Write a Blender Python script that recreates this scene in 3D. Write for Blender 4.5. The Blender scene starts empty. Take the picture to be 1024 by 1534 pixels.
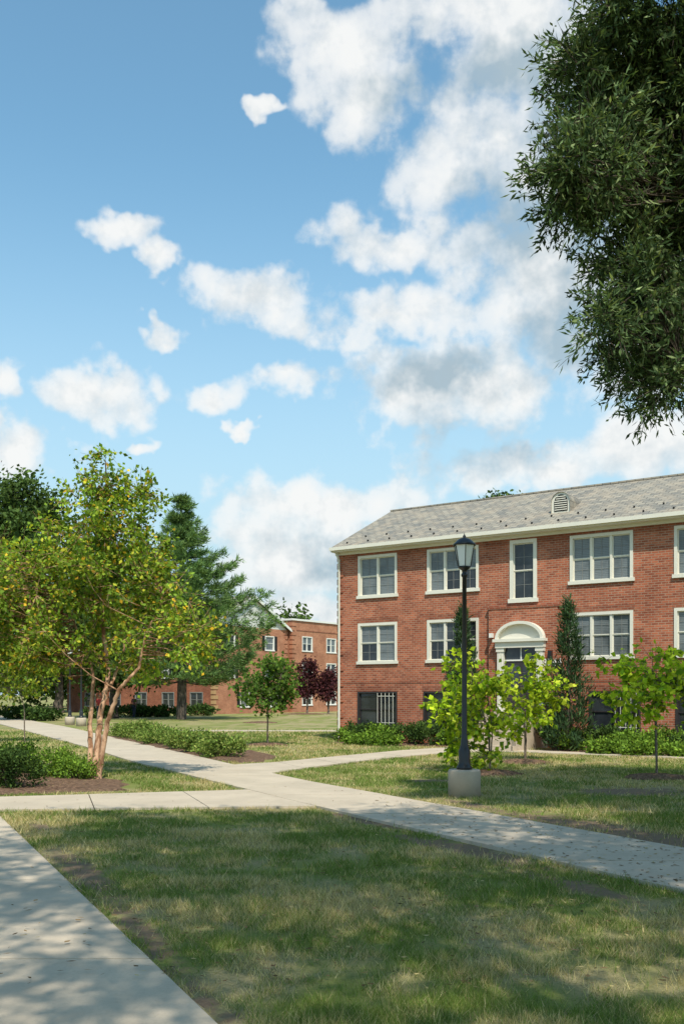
import bpy, math, random
import numpy as np
from mathutils import Matrix, Vector
rng=np.random.default_rng(7); random.seed(7)
F=1491.0; H=1.8; HY=1040.0
def G(px,py):
    D=F*H/(py-HY); return ((px-512)/F*D, D)
def W(px,py,D): return ((px-512)/F*D, D, H+(HY-py)/F*D)
scene=bpy.context.scene; COL=scene.collection
# ---------------------------------------------------------------- materials
def newmat(name):
    m=bpy.data.materials.new(name); m.use_nodes=True; nt=m.node_tree; nt.nodes.clear()
    out=nt.nodes.new('ShaderNodeOutputMaterial'); return m,nt,out
def N(nt,t,**kw):
    n=nt.nodes.new(t)
    for k,v in kw.items(): setattr(n,k,v)
    return n
def setin(nt,sock,v):
    if isinstance(v,bpy.types.NodeSocket): nt.links.new(v,sock)
    else: sock.default_value=v
def math_(nt,op,a,b=0.0,c=None,clamp=False):
    n=N(nt,'ShaderNodeMath',operation=op); n.use_clamp=clamp
    setin(nt,n.inputs[0],a); setin(nt,n.inputs[1],b)
    if c is not None: setin(nt,n.inputs[2],c)
    return n.outputs[0]
def vmath(nt,op,a,b=(0,0,0),c=None):
    n=N(nt,'ShaderNodeVectorMath',operation=op); setin(nt,n.inputs[0],a); setin(nt,n.inputs[1],b)
    if c is not None: setin(nt,n.inputs[2],c)
    return n.outputs['Value'] if op in('LENGTH','DOT_PRODUCT') else n.outputs[0]
def mixc(nt,f,a,b,mode='MIX'):
    n=N(nt,'ShaderNodeMix',data_type='RGBA',blend_type=mode); n.clamp_factor=True
    setin(nt,n.inputs[0],f); setin(nt,n.inputs[6],a); setin(nt,n.inputs[7],b); return n.outputs[2]
def sstep(nt,x,a,b,lo=0.0,hi=1.0):
    n=N(nt,'ShaderNodeMapRange',interpolation_type='SMOOTHSTEP')
    setin(nt,n.inputs[0],x); n.inputs[1].default_value=a; n.inputs[2].default_value=b
    n.inputs[3].default_value=lo; n.inputs[4].default_value=hi; return n.outputs[0]
def noise(nt,vec,scale,detail=4,rough=.55,col=False,dist=0):
    n=N(nt,'ShaderNodeTexNoise'); setin(nt,n.inputs['Vector'],vec); n.inputs['Scale'].default_value=scale
    n.inputs['Detail'].default_value=detail; n.inputs['Roughness'].default_value=rough; n.inputs['Distortion'].default_value=dist
    return n.outputs['Color'] if col else n.outputs['Fac']
def c4(c): return (c[0],c[1],c[2],1)
def principled(nt,out,col,rough=.8,spec=.3,metal=0,bump=None,bstr=.5,bdist=.02):
    p=N(nt,'ShaderNodeBsdfPrincipled'); setin(nt,p.inputs['Base Color'],col if isinstance(col,bpy.types.NodeSocket) else c4(col))
    setin(nt,p.inputs['Roughness'],rough); p.inputs['Specular IOR Level'].default_value=spec; p.inputs['Metallic'].default_value=metal
    if bump is not None:
        b=N(nt,'ShaderNodeBump'); b.inputs['Strength'].default_value=bstr; b.inputs['Distance'].default_value=bdist
        nt.links.new(bump,b.inputs['Height']); nt.links.new(b.outputs[0],p.inputs['Normal'])
    nt.links.new(p.outputs[0],out.inputs[0]); return p
def simple(name,col,rough=.7,spec=.3,var=.15,scale=6,metal=0,bstr=.2):
    m,nt,out=newmat(name); pos=N(nt,'ShaderNodeNewGeometry').outputs['Position']
    n=noise(nt,pos,scale,3); c=mixc(nt,n,c4([x*(1-var) for x in col]),c4([min(1,x*(1+var)) for x in col]))
    principled(nt,out,c,rough,spec,metal); return m
def brickmat(name,c1,c2,mort):
    m,nt,out=newmat(name); uv=N(nt,'ShaderNodeUVMap').outputs[0]; pos=N(nt,'ShaderNodeNewGeometry').outputs['Position']
    b=N(nt,'ShaderNodeTexBrick'); nt.links.new(uv,b.inputs['Vector'])
    b.inputs['Scale'].default_value=1; b.inputs['Brick Width'].default_value=.215; b.inputs['Row Height'].default_value=.075
    b.inputs['Mortar Size'].default_value=.010; b.inputs['Mortar Smooth'].default_value=.2; b.inputs['Bias'].default_value=0
    b.inputs['Color1'].default_value=c4(c1); b.inputs['Color2'].default_value=c4(c2); b.inputs['Mortar'].default_value=c4(mort)
    n=noise(nt,pos,1.1,5,.6); n2=noise(nt,pos,7,3,.6)
    c=mixc(nt,sstep(nt,n,.3,.7),b.outputs[0],mixc(nt,1.0,b.outputs[0],(.72,.68,.68,1),'MULTIPLY'))
    c=mixc(nt,sstep(nt,n2,.52,.75,0,.35),c,(.50,.25,.15,1))
    h=math_(nt,'SUBTRACT',1.0,b.outputs['Fac'])
    principled(nt,out,c,.88,.15,0,h,.5,.008); return m
M={}
M['brick']=brickmat('red_brick',(.50,.158,.082),(.28,.080,.044),(.42,.29,.21))
M['brick_dk']=brickmat('dark_trim_and_shaded_brick',(.37,.115,.062),(.23,.066,.038),(.31,.21,.15))  # dark trim courses, plus tree shade painted on the gabled building's side
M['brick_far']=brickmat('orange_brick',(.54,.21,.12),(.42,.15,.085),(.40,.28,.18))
M['cream']=simple('cream_paint',(.68,.65,.56),.55,.3,.06,3)
M['white']=simple('white_paint',(.72,.71,.66),.5,.3,.05,3)
M['black']=simple('black_paint',(.012,.012,.013),.35,.5,.2,20)
M['dark']=simple('dark_interior',(.015,.014,.014),.6,.3)
M['grille']=simple('window_grille_paint',(.22,.22,.21),.5,.3)
M['door']=simple('dark_door_paint',(.035,.03,.03),.4,.4)
M['tan']=simple('tan_quoin_brick',(.42,.26,.13),.8,.2,.2,8)
M['numb']=simple('number_metal',(.75,.73,.68),.4)
def slate():
    m,nt,out=newmat('slate_roof'); uv=N(nt,'ShaderNodeUVMap').outputs[0]
    b=N(nt,'ShaderNodeTexBrick'); nt.links.new(uv,b.inputs['Vector']); b.inputs['Scale'].default_value=1
    b.inputs['Brick Width'].default_value=.3; b.inputs['Row Height'].default_value=.2; b.inputs['Mortar Size'].default_value=.012
    b.inputs['Color1'].default_value=(.33,.295,.235,1); b.inputs['Color2'].default_value=(.17,.165,.15,1); b.inputs['Mortar'].default_value=(.09,.085,.075,1)
    n=noise(nt,uv,1.6,6,.65); n2=noise(nt,uv,4.5,2)
    c=mixc(nt,sstep(nt,n,.4,.7,0,.6),b.outputs[0],(.37,.30,.22,1)); c=mixc(nt,sstep(nt,n2,.58,.7,0,.6),c,(.16,.16,.155,1))
    principled(nt,out,c,.75,.3,0,math_(nt,'SUBTRACT',1.0,b.outputs['Fac']),.6,.02); return m
M['slate']=slate()
def siding():
    m,nt,out=newmat('white_siding'); uv=N(nt,'ShaderNodeUVMap').outputs[0]
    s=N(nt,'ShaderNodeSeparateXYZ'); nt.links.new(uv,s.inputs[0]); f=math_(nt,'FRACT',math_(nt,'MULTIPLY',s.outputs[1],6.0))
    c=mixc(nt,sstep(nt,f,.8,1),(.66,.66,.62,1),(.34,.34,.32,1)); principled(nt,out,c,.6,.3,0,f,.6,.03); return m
M['siding']=siding()
def glass(name,blind):
    m,nt,out=newmat(name); uv=N(nt,'ShaderNodeUVMap').outputs[0]; s=N(nt,'ShaderNodeSeparateXYZ'); nt.links.new(uv,s.inputs[0])
    pos=N(nt,'ShaderNodeNewGeometry').outputs['Position']; n=noise(nt,pos,1.3,3)
    if blind:
        f=math_(nt,'FRACT',math_(nt,'MULTIPLY',s.outputs[1],18.0)); c=mixc(nt,sstep(nt,f,.5,1),(.17,.19,.195,1),(.085,.095,.10,1))
        c=mixc(nt,sstep(nt,n,.45,.65,0,.6),c,(.05,.06,.065,1))
    else: c=mixc(nt,sstep(nt,n,.4,.7),(.018,.022,.027,1),(.045,.052,.058,1))
    n2=noise(nt,pos,2.2,2); principled(nt,out,c,.04,.55,0,n2,.06,.03); return m
M['glass']=glass('window_glass',False); M['blind']=glass('window_glass_blinds',True)
def lampglass():
    m,nt,out=newmat('lamp_glass'); p=principled(nt,out,(.80,.82,.80),.3,.5); return m
M['lampglass']=lampglass()
def concrete(name,base,stain=.35):
    m,nt,out=newmat(name); pos=N(nt,'ShaderNodeNewGeometry').outputs['Position']
    a=noise(nt,pos,.9,5,.6); b=noise(nt,pos,60,3,.7); d=noise(nt,pos,5,5,.65)
    c=mixc(nt,sstep(nt,a,.3,.7),c4([x*.84 for x in base]),c4(base)); c=mixc(nt,sstep(nt,d,.5,.75,0,stain),c,c4([x*.65 for x in base]))
    c=mixc(nt,sstep(nt,b,.45,.7,0,.25),c,c4([x*.6 for x in base]))
    principled(nt,out,c,.9,.15,0,b,.3,.005); return m
M['conc']=concrete('concrete_path',(.53,.445,.34)); M['concbase']=concrete('cast_concrete',(.52,.43,.33),.7); M['joint']=concrete('joint_dirt',(.08,.065,.045))
def mulch():
    m,nt,out=newmat('bark_mulch'); pos=N(nt,'ShaderNodeNewGeometry').outputs['Position']
    v=N(nt,'ShaderNodeTexVoronoi'); nt.links.new(pos,v.inputs['Vector']); v.inputs['Scale'].default_value=22
    sep=N(nt,'ShaderNodeSeparateColor'); nt.links.new(v.outputs['Color'],sep.inputs[0])
    c=mixc(nt,sep.outputs[0],(.06,.035,.024,1),(.26,.16,.105,1)); a=noise(nt,pos,3,5); c=mixc(nt,sstep(nt,a,.4,.7,0,.6),c,(.16,.105,.07,1))
    principled(nt,out,c,.95,.1,0,v.outputs['Distance'],1,.03); return m
M['mulch']=mulch()
def bark(name,c1,c2,sc=8):
    m,nt,out=newmat(name); pos=N(nt,'ShaderNodeNewGeometry').outputs['Position']
    v=vmath(nt,'MULTIPLY',pos,(1,1,.35)); a=noise(nt,v,sc,4,.65); c=mixc(nt,sstep(nt,a,.38,.62),c4(c1),c4(c2))
    principled(nt,out,c,.9,.15,0,a,.8,.03); return m
M['bark_birch']=bark('birch_bark',(.22,.11,.06),(.55,.34,.215)); M['bark']=bark('grey_bark',(.05,.04,.032),(.13,.105,.085)); M['bark_y']=bark('young_bark',(.10,.075,.055),(.24,.19,.15),20)
def leafmat(name,tr=.35,gain=1.0):
    m,nt,out=newmat(name); a=N(nt,'ShaderNodeAttribute',attribute_name='Col').outputs['Color']
    a=mixc(nt,1.0,a,(gain,gain,gain,1),'MULTIPLY')
    d=N(nt,'ShaderNodeBsdfDiffuse'); t=N(nt,'ShaderNodeBsdfTranslucent')
    nt.links.new(a,d.inputs[0]); tc=mixc(nt,1.0,a,(1.35,1.3,.6,1),'MULTIPLY'); nt.links.new(tc,t.inputs[0])
    m1=N(nt,'ShaderNodeMixShader'); m1.inputs[0].default_value=tr; nt.links.new(d.outputs[0],m1.inputs[1]); nt.links.new(t.outputs[0],m1.inputs[2])
    nt.links.new(m1.outputs[0],out.inputs[0]); return m
M['leaf']=leafmat('leaves',.4,1.45); M['leafdk']=leafmat('leaves_dense',.25,1.5); M['blade']=leafmat('grass_blades',.28,1.5); M['litter']=leafmat('leaf_litter',.1,1.2)
# ---------------------------------------------------------------- mesh helpers
def empty(name,loc=(0,0,0),rz=0):
    e=bpy.data.objects.new(name,None); e.location=loc; e.rotation_euler=(0,0,rz); e.empty_display_size=.3; COL.objects.link(e); return e
def link(name,me,mats,parent=None):
    o=bpy.data.objects.new(name,me); COL.objects.link(o)
    for m in mats: me.materials.append(m)
    if parent: o.parent=parent
    return o
class MB:
    def __init__(s): s.v=[];s.f=[];s.m=[];s.uv=[];s.mats=[];s.X=Matrix.Identity(4);s.sm=[]
    def mi(s,k):
        if k not in s.mats: s.mats.append(k)
        return s.mats.index(k)
    def face(s,pts,mat,smooth=False):
        i=len(s.v); P=[Vector(p) for p in pts]
        n=(P[1]-P[0]).cross(P[2]-P[0]); a=[abs(n.x),abs(n.y),abs(n.z)]
        ax=a.index(max(a))
        for p in P:
            s.v.append(s.X@p)
            s.uv.append((p.x,p.z) if ax==1 else ((p.y,p.z) if ax==0 else (p.x,p.y)))
        s.f.append(tuple(range(i,i+len(P)))); s.m.append(s.mi(mat)); s.sm.append(smooth)
    def box(s,x0,x1,y0,y1,z0,z1,mat,skip=''):
        if '-y' not in skip: s.face([(x0,y0,z0),(x1,y0,z0),(x1,y0,z1),(x0,y0,z1)],mat)
        if '+y' not in skip: s.face([(x1,y1,z0),(x0,y1,z0),(x0,y1,z1),(x1,y1,z1)],mat)
        if '-x' not in skip: s.face([(x0,y1,z0),(x0,y0,z0),(x0,y0,z1),(x0,y1,z1)],mat)
        if '+x' not in skip: s.face([(x1,y0,z0),(x1,y1,z0),(x1,y1,z1),(x1,y0,z1)],mat)
        if '+z' not in skip: s.face([(x0,y0,z1),(x1,y0,z1),(x1,y1,z1),(x0,y1,z1)],mat)
        if '-z' not in skip: s.face([(x0,y1,z0),(x1,y1,z0),(x1,y0,z0),(x0,y0,z0)],mat)
    def tube(s,pts,rad,mat,n=6,cap=False):
        P=[Vector(p) for p in pts]; rings=[]
        for i,p in enumerate(P):
            t=(P[min(i+1,len(P)-1)]-P[max(i-1,0)]); 
            if t.length<1e-6: t=Vector((0,0,1))
            t.normalize(); a=t.cross(Vector((.31,.95,.05))); 
            if a.length<.1: a=t.cross(Vector((1,0,0)))
            a.normalize(); b=t.cross(a)
            rings.append([p+(a*math.cos(2*math.pi*k/n)+b*math.sin(2*math.pi*k/n))*rad[i] for k in range(n)])
        base=len(s.v)
        for r in rings:
            for q in r: s.v.append(s.X@q); s.uv.append((q.x,q.z))
        k=s.mi(mat)
        for i in range(len(P)-1):
            for j in range(n):
                s.f.append((base+i*n+j,base+i*n+(j+1)%n,base+(i+1)*n+(j+1)%n,base+(i+1)*n+j)); s.m.append(k); s.sm.append(True)
        if cap: s.f.append(tuple(base+(len(P)-1)*n+j for j in range(n))); s.m.append(k); s.sm.append(False)
    def lathe(s,prof,mat,n=16,cx=0,cy=0,smooth=True):
        base=len(s.v); k=s.mi(mat)
        for r,z in prof:
            for j in range(n):
                a=2*math.pi*(j+.5)/n; p=Vector((cx+r*math.cos(a),cy+r*math.sin(a),z)); s.v.append(s.X@p); s.uv.append((p.x,p.z))
        for i in range(len(prof)-1):
            for j in range(n):
                s.f.append((base+i*n+j,base+i*n+(j+1)%n,base+(i+1)*n+(j+1)%n,base+(i+1)*n+j)); s.m.append(k); s.sm.append(smooth)
    def obj(s,name,parent=None):
        me=bpy.data.meshes.new(name); me.from_pydata([tuple(v) for v in s.v],[],s.f)
        o=link(name,me,[M[k] for k in s.mats],parent)
        me.polygons.foreach_set('material_index',s.m); me.polygons.foreach_set('use_smooth',s.sm)
        u=me.uv_layers.new(name='UVMap'); li=np.empty(len(me.loops),dtype=np.int32); me.loops.foreach_get('vertex_index',li)
        u.data.foreach_set('uv',np.array(s.uv,dtype=np.float32)[li].ravel()); me.update(); return o
def npmesh(name,V,k,mat,C=None,parent=None):
    me=bpy.data.meshes.new(name); nv=len(V); nf=nv//k
    me.vertices.add(nv); me.vertices.foreach_set('co',V.astype(np.float32).ravel())
    me.loops.add(nv); me.loops.foreach_set('vertex_index',np.arange(nv,dtype=np.int32))
    me.polygons.add(nf); me.polygons.foreach_set('loop_start',np.arange(0,nv,k,dtype=np.int32)); me.polygons.foreach_set('loop_total',np.full(nf,k,dtype=np.int32))
    me.update(calc_edges=True)
    if C is not None:
        a=me.color_attributes.new('Col','FLOAT_COLOR','POINT'); c=np.ones((nv,4),dtype=np.float32); c[:,:3]=C; a.data.foreach_set('color',c.ravel())
    return link(name,me,[M[mat]],parent)
def unit(n):
    a=rng.normal(size=(n,3)); return a/np.linalg.norm(a,axis=1,keepdims=True)
def leafgeo(P,L,Wd,bias=(0,0,0),bs=0.0,lv=.3,up=0.0):
    n=len(P); a=unit(n)
    if isinstance(bias,np.ndarray): a=a+bias*bs
    else: a=a+np.array(bias)*bs
    a/=np.linalg.norm(a,axis=1,keepdims=True)
    nn=unit(n); nn[:,2]+=up; b=np.cross(a,nn); b/=np.linalg.norm(b,axis=1,keepdims=True)+1e-9; c=np.cross(a,b)
    l=(L*(1+rng.uniform(-lv,lv,n)))[:,None]; w=(Wd*(1+rng.uniform(-lv,lv,n)))[:,None]
    V=np.empty((n,4,3)); V[:,0]=P; V[:,1]=P+a*l*.45+b*w*.5+c*w*.15; V[:,2]=P+a*l; V[:,3]=P+a*l*.45-b*w*.5+c*w*.15
    return V.reshape(-1,3)
def palcol(n,pal,probs,var=.25):
    pal=np.array(pal); i=rng.choice(len(pal),size=n,p=probs); c=pal[i]*(1+rng.uniform(-var,var,(n,1))); return c
def blobpts(blobs,n,shell=.55,ps=.7):
    B=np.array(blobs); w=(B[:,3]*B[:,4]*B[:,5])**.72; w/=w.sum(); i=rng.choice(len(B),size=n,p=w); d=unit(n)
    r=np.where(rng.random(n)<ps, shell+(1-shell)*rng.random(n), rng.random(n)**.4*.8)
    return B[i,:3]+d*B[i,3:]*r[:,None], d
def pb(cx,cy,rx,ry,D,dep=None,dD=0):
    s=(D+dD)/F; x,y,z=W(cx,cy,D+dD); return (x,y,z,rx*s,(dep if dep else rx*s),ry*s)
def make_tree(name,base,stems,blobs,nc,lpc,cr,L,Wd,pal,probs,bark='bark',lm='leaf',bias=(0,0,0),bs=0,flat=1.0,brr=.018,shell=.55,along=.3,outb=0.0,zmin=None,parent=None,cvar=(.72,1.25),twig=0):
    e=parent or empty(name,base); b=np.array(base); mb=MB(); SP=[];SR=[]
    for pts,r0,r1 in stems:
        pts=np.array(pts,float); m=10*(len(pts)-1)+1; t=np.linspace(0,len(pts)-1,m); q=np.stack([np.interp(t,range(len(pts)),pts[:,k]) for k in range(3)],1)
        q[1:-1]=(q[:-2]+q[1:-1]*2+q[2:])/4; q[1:-1]+=rng.normal(0,r0*.12,(m-2,3)); rr=r0+(r1-r0)*np.linspace(0,1,m)**.8
        rr[0]*=1.35; rr[1]*=1.12
        mb.tube(q-b,rr,bark,8); SP.append(q);SR.append(rr)
    SP=np.concatenate(SP); SR=np.concatenate(SR)
    C,dirs=blobpts(blobs,nc,shell)
    if zmin is not None: C[:,2]=np.maximum(C[:,2],zmin)
    LP=[];LB=[];LC=[]
    for i,c in enumerate(C):
        d=SP-c; dist=np.linalg.norm(d*np.array([1,1,.75]),axis=1)+np.where(SP[:,2]>c[2]-.15,1.5,0)*np.abs(d[:,2]); dist[SP[:,2]<base[2]+.12*(C[:,2].max()-base[2])]+=50
        j=dist.argmin(); s=SP[j]; ln=np.linalg.norm(c-s); mid=(s+c)/2+np.array([0,0,-.06*ln])+rng.normal(0,.06*ln,3); m2=mid*.45+c*.55+rng.normal(0,.04*ln,3)
        r=min(SR[j]*.6,brr*ln**.8+.004); mb.tube(np.array([s,mid,m2,c])-b,[r,r*.7,r*.45,r*.15],bark,4)
        k=int(lpc*rng.uniform(.5,1.5))
        if twig:
            # leaves strung along several short twigs radiating from the branch end
            nt_=6; td=unit(nt_)*.8+dirs[i]*outb*1.3+np.array([0,0,-.15]); td/=np.linalg.norm(td,axis=1,keepdims=True); tl=twig*rng.uniform(.5,1.3,nt_); w_=rng.integers(0,nt_,k); u_=rng.random(k)[:,None]
            P=c+td[w_]*tl[w_][:,None]*u_+rng.normal(0,1,(k,3))*cr; BI=td[w_]*.9+np.array(bias)*bs
            for q_ in range(nt_): mb.tube(np.array([c-b,c+td[q_]*tl[q_]-b]),[.006,.002],bark,3)
            LP.append(P); LB.append(BI)
        else:
            g=rng.normal(0,1,(k,3))*cr*np.array([1,1,flat])*rng.uniform(.7,1.25)
            na=int(k*along); ta=rng.random(na)[:,None]; g2=m2*(1-ta)+c*ta
            P=c+g; P[:na]=g2+g[:na]*.6
            LP.append(P); LB.append(np.repeat((dirs[i]*outb+np.array(bias)*bs)[None],k,0))
        LC.append(np.full(k,rng.uniform(*cvar)))
    LP=np.concatenate(LP);LB=np.concatenate(LB);LC=np.concatenate(LC)
    V=leafgeo(LP-b,L,Wd,LB,1.0,up=.6); c=palcol(len(LP),pal,probs)*LC[:,None]; c=np.clip(c,0,1)
    mb.obj('trunk_and_limbs',e); npmesh('foliage',V,4,lm,np.repeat(c,4,0),e); return e
# ---------------------------------------------------------------- world
SUNV=Vector((.2,-1,0)).normalized(); EL=math.radians(54); AZ=math.atan2(SUNV.x,SUNV.y)
w=bpy.data.worlds.new("World"); scene.world=w; w.use_nodes=True; nt=w.node_tree; nt.nodes.clear()
def dae(px,py):
    x=(px-512)/F; z=(HY-py)/F; return (math.atan2(x,1), math.asin(z/math.sqrt(1+x*x+z*z)))
CL=[(520,50,100,80,0),(670,10,190,75,1),(800,90,160,150,1),(690,225,130,125,1),(575,140,110,90,0),(860,250,150,150,1),(600,365,120,58,0),(820,400,170,150,1),
(590,475,150,48,1),(375,455,85,50,0),(660,590,150,72,1),(740,570,70,60,0),(420,568,86,42,0),(205,350,72,34,0),(268,388,42,32,0),
(243,507,44,22,0),(155,597,98,54,0),(318,597,60,34,0),(5,580,42,46,0),(40,665,72,50,0),(225,671,38,14,0),(358,655,24,13,0),
(385,165,30,20,0),(490,755,135,55,1),(440,850,130,80,0),(830,692,170,48,1),(960,675,110,55,0),(950,480,160,140,0),(450,925,220,45,0),(1350,450,250,220,0),(-350,500,200,110,0)]
vec=vmath(nt,'NORMALIZE',N(nt,'ShaderNodeTexCoord').outputs['Generated'])
wn=noise(nt,vec,12,4,.62,True); wv=vmath(nt,'MULTIPLY',vmath(nt,'SUBTRACT',wn,(.5,.5,.5)),(.11,.11,.09))
wvec=vmath(nt,'ADD',vec,wv); sx=N(nt,'ShaderNodeSeparateXYZ'); nt.links.new(wvec,sx.inputs[0])
az=math_(nt,'ARCTAN2',sx.outputs[0],sx.outputs[1]); el=math_(nt,'ARCSINE',math_(nt,'MINIMUM',sx.outputs[2],.999)); cb=N(nt,'ShaderNodeCombineXYZ'); nt.links.new(az,cb.inputs[0]); nt.links.new(el,cb.inputs[1]); uv=cb.outputs[0]
def smin(a,b,k):
    n_=N(nt,'ShaderNodeMath',operation='SMOOTH_MIN'); nt.links.new(a,n_.inputs[0]); nt.links.new(b,n_.inputs[1]); n_.inputs[2].default_value=k; return n_.outputs[0]
f0=None; f1=None
for cx,cy,rx,ry,mn in CL:
    a,e_=dae(cx,cy); ra=abs(dae(cx+rx,cy)[0]-dae(cx-rx,cy)[0])/2*1.15; re=abs(dae(cx,cy-ry)[1]-dae(cx,cy+ry)[1])/2*1.15
    q=vmath(nt,'MULTIPLY_ADD',uv,(1/ra,1/re,0),(-a/ra,-e_/re,0)); l=vmath(nt,'LENGTH',q); f0=l if f0 is None else smin(f0,l,.3)
    if mn:
        l2=vmath(nt,'LENGTH',vmath(nt,'ADD',q,(-.030/ra,.050/re,0))); f1=l2 if f1 is None else smin(f1,l2,.3)
n1=noise(nt,vec,9,8,.63); n1b=noise(nt,vmath(nt,'ADD',vec,(-.009,0,.013)),9,5,.63)
vo=N(nt,'ShaderNodeTexVoronoi'); nt.links.new(vmath(nt,'MULTIPLY_ADD',wv,(-.35,-.35,-.35),vec),vo.inputs['Vector']); vo.inputs['Scale'].default_value=20; vo.inputs['Detail'].default_value=1; vo.inputs['Roughness'].default_value=.5
bil=math_(nt,'MULTIPLY',math_(nt,'SUBTRACT',.66,vo.outputs['Distance']),.65)
F0=math_(nt,'SUBTRACT',1.0,math_(nt,'MINIMUM',f0,1.6))
d0=math_(nt,'ADD',math_(nt,'MULTIPLY',F0,1.1),math_(nt,'MULTIPLY',math_(nt,'SUBTRACT',n1,.5),1.9)); d0=math_(nt,'ADD',d0,bil)
d1=math_(nt,'ADD',math_(nt,'SUBTRACT',1.0,math_(nt,'MINIMUM',f1,1.6)),math_(nt,'MULTIPLY',math_(nt,'SUBTRACT',n1b,.5),1.2))
relief=math_(nt,'SUBTRACT',math_(nt,'MULTIPLY',math_(nt,'SUBTRACT',n1b,n1),2.6),math_(nt,'MULTIPLY',bil,.4))
cover=math_(nt,'ADD',sstep(nt,d0,-.02,.42,0,.72),sstep(nt,d0,.2,.9,0,.28))
shd=math_(nt,'ADD',sstep(nt,d1,.10,.9,.06,.92),relief,None,True)
STR=.11
sky=N(nt,'ShaderNodeTexSky',sky_type='NISHITA'); sky.sun_disc=False; sky.sun_elevation=EL; sky.sun_rotation=AZ; sky.air_density=1.0; sky.dust_density=.8; sky.ozone_density=1.5
skc=mixc(nt,1.0,sky.outputs[0],(1.6,2.1,1.9,1),'MULTIPLY')
cc=mixc(nt,shd,(.94/STR,.95/STR,.94/STR,1),(.42/STR,.53/STR,.60/STR,1))
sz=N(nt,'ShaderNodeSeparateXYZ'); nt.links.new(vec,sz.inputs[0])
haze=sstep(nt,sz.outputs[2],.0,.50,1.0,0); skc=mixc(nt,haze,skc,(.54/STR,.71/STR,.81/STR,1))
above=sstep(nt,sz.outputs[2],-.01,.04)
fin=mixc(nt,math_(nt,'MULTIPLY',math_(nt,'MULTIPLY',cover,.97),above),skc,cc)
bg=N(nt,'ShaderNodeBackground'); bg.inputs[1].default_value=STR; nt.links.new(fin,bg.inputs[0]); wo=N(nt,'ShaderNodeOutputWorld'); nt.links.new(bg.outputs[0],wo.inputs[0])
sl=bpy.data.lights.new('sun','SUN'); sl.energy=5.0; sl.angle=math.radians(.53); sl.color=(1,.93,.80); so=bpy.data.objects.new('sun',sl); COL.objects.link(so)
sd=Vector((SUNV.x*math.cos(EL),SUNV.y*math.cos(EL),math.sin(EL))); so.rotation_euler=sd.to_track_quat('Z','Y').to_euler(); so.location=(0,0,40)
# ---------------------------------------------------------------- ground & paths
def pip(x,y,poly):
    ins=np.zeros(len(x),bool); n=len(poly)
    for i in range(n):
        x0,y0=poly[i]; x1,y1=poly[(i+1)%n]
        c=((y0>y)!=(y1>y)); 
        with np.errstate(all='ignore'): xi=(x1-x0)*(y-y0)/(y1-y0+1e-12)+x0
        ins^=c&(x<xi)
    return ins
def vnoise(x,y,sc,seed):
    r=np.random.default_rng(seed).random((256,256)); X=x*sc; Y=y*sc; xi=np.floor(X).astype(int); yi=np.floor(Y).astype(int); fx=X-xi; fy=Y-yi
    fx=fx*fx*(3-2*fx); fy=fy*fy*(3-2*fy); g_=lambda a,b:r[a%256,b%256]
    return (g_(xi,yi)*(1-fx)+g_(xi+1,yi)*fx)*(1-fy)+(g_(xi,yi+1)*(1-fx)+g_(xi+1,yi+1)*fx)*fy
main_u=[(7.25,5),(3.92,11.4),(-.86,20.6),(-6.3,33.5),(-14.8,53.7),(-28.8,84)]; main_l=[(5.1,5),(3.0,9.1),(-.45,15.8),(-5.6,26.4),(-8.8,33.9),(-20.5,59.6),(-32,84)]
side_r=[(1.38,1),(-.7,5.43),(-5.3,15.2)]; side_l=[(-1.3,1),(-3.4,5.43),(-8,15.2)]
cr_t=[(-16,16.1),(-5.87,17.15),(-1.3,18.6)]; cr_b=[(-16,14.3),(-5.3,15.25),(-.35,15.75)]
bp_u=[(-2.9,24.9),(-1.9,25.6),(-.23,28.3),(2.2,31.9),(5.5,35.0)]; bp_l=[(-1.6,22.3),(-.9,23.9),(.95,27.2),(3.0,30.0),(6.7,33.1)]
bq_u=[(3.9,33.3),(16,24.8)]; bq_l=[(3.2,32.3),(15.2,23.7)]
fp_u=[(-12.3,49.8),(1.5,49.0)]; fp_l=[(-11.7,48.2),(1.3,47.6)]
PATHS=[]
def resamp(P,n):
    P=np.array(P,float); s=np.r_[0,np.cumsum(np.linalg.norm(np.diff(P,axis=0),axis=1))]; t=np.linspace(0,s[-1],n); return np.stack([np.interp(t,s,P[:,0]),np.interp(t,s,P[:,1])],1)
def path(name,A,B,z,sl=1.55):
    PATHS.append(A+B[::-1]); n=max(2,int(np.linalg.norm(np.diff(np.array(A),axis=0),axis=1).sum()/sl)+1); a=resamp(A,n); b=resamp(B,n); mb=MB()
    e=empty(name)
    for i in range(n-1):
        dl=np.linalg.norm(a[i+1]-a[i]); g_=.008/dl
        a0=a[i]+(a[i+1]-a[i])*g_; a1=a[i+1]-(a[i+1]-a[i])*g_; b0=b[i]+(b[i+1]-b[i])*g_; b1=b[i+1]-(b[i+1]-b[i])*g_; zz=z+random.uniform(-.003,.003)
        T=[(*a0,zz),(*b0,zz),(*b1,zz),(*a1,zz)]; mb.face(T,'conc')
        for k in range(4):
            p,q=T[k],T[(k+1)%4]; mb.face([p,q,(q[0],q[1],-.02),(p[0],p[1],-.02)],'conc')
    mb.obj('slabs',e); m2=MB()
    for i in range(n-1): m2.face([(*a[i],z-.014),(*b[i],z-.014),(*b[i+1],z-.014),(*a[i+1],z-.014)],'joint')
    m2.obj('joints',e)
path('path',main_u,main_l,.042); path('path',side_r,side_l,.024); path('path',cr_t,cr_b,.033); path('path',bp_u,bp_l,.036); path('path',bq_u,bq_l,.028); path('path',fp_u,fp_l,.025)
BEDS=[]
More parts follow.
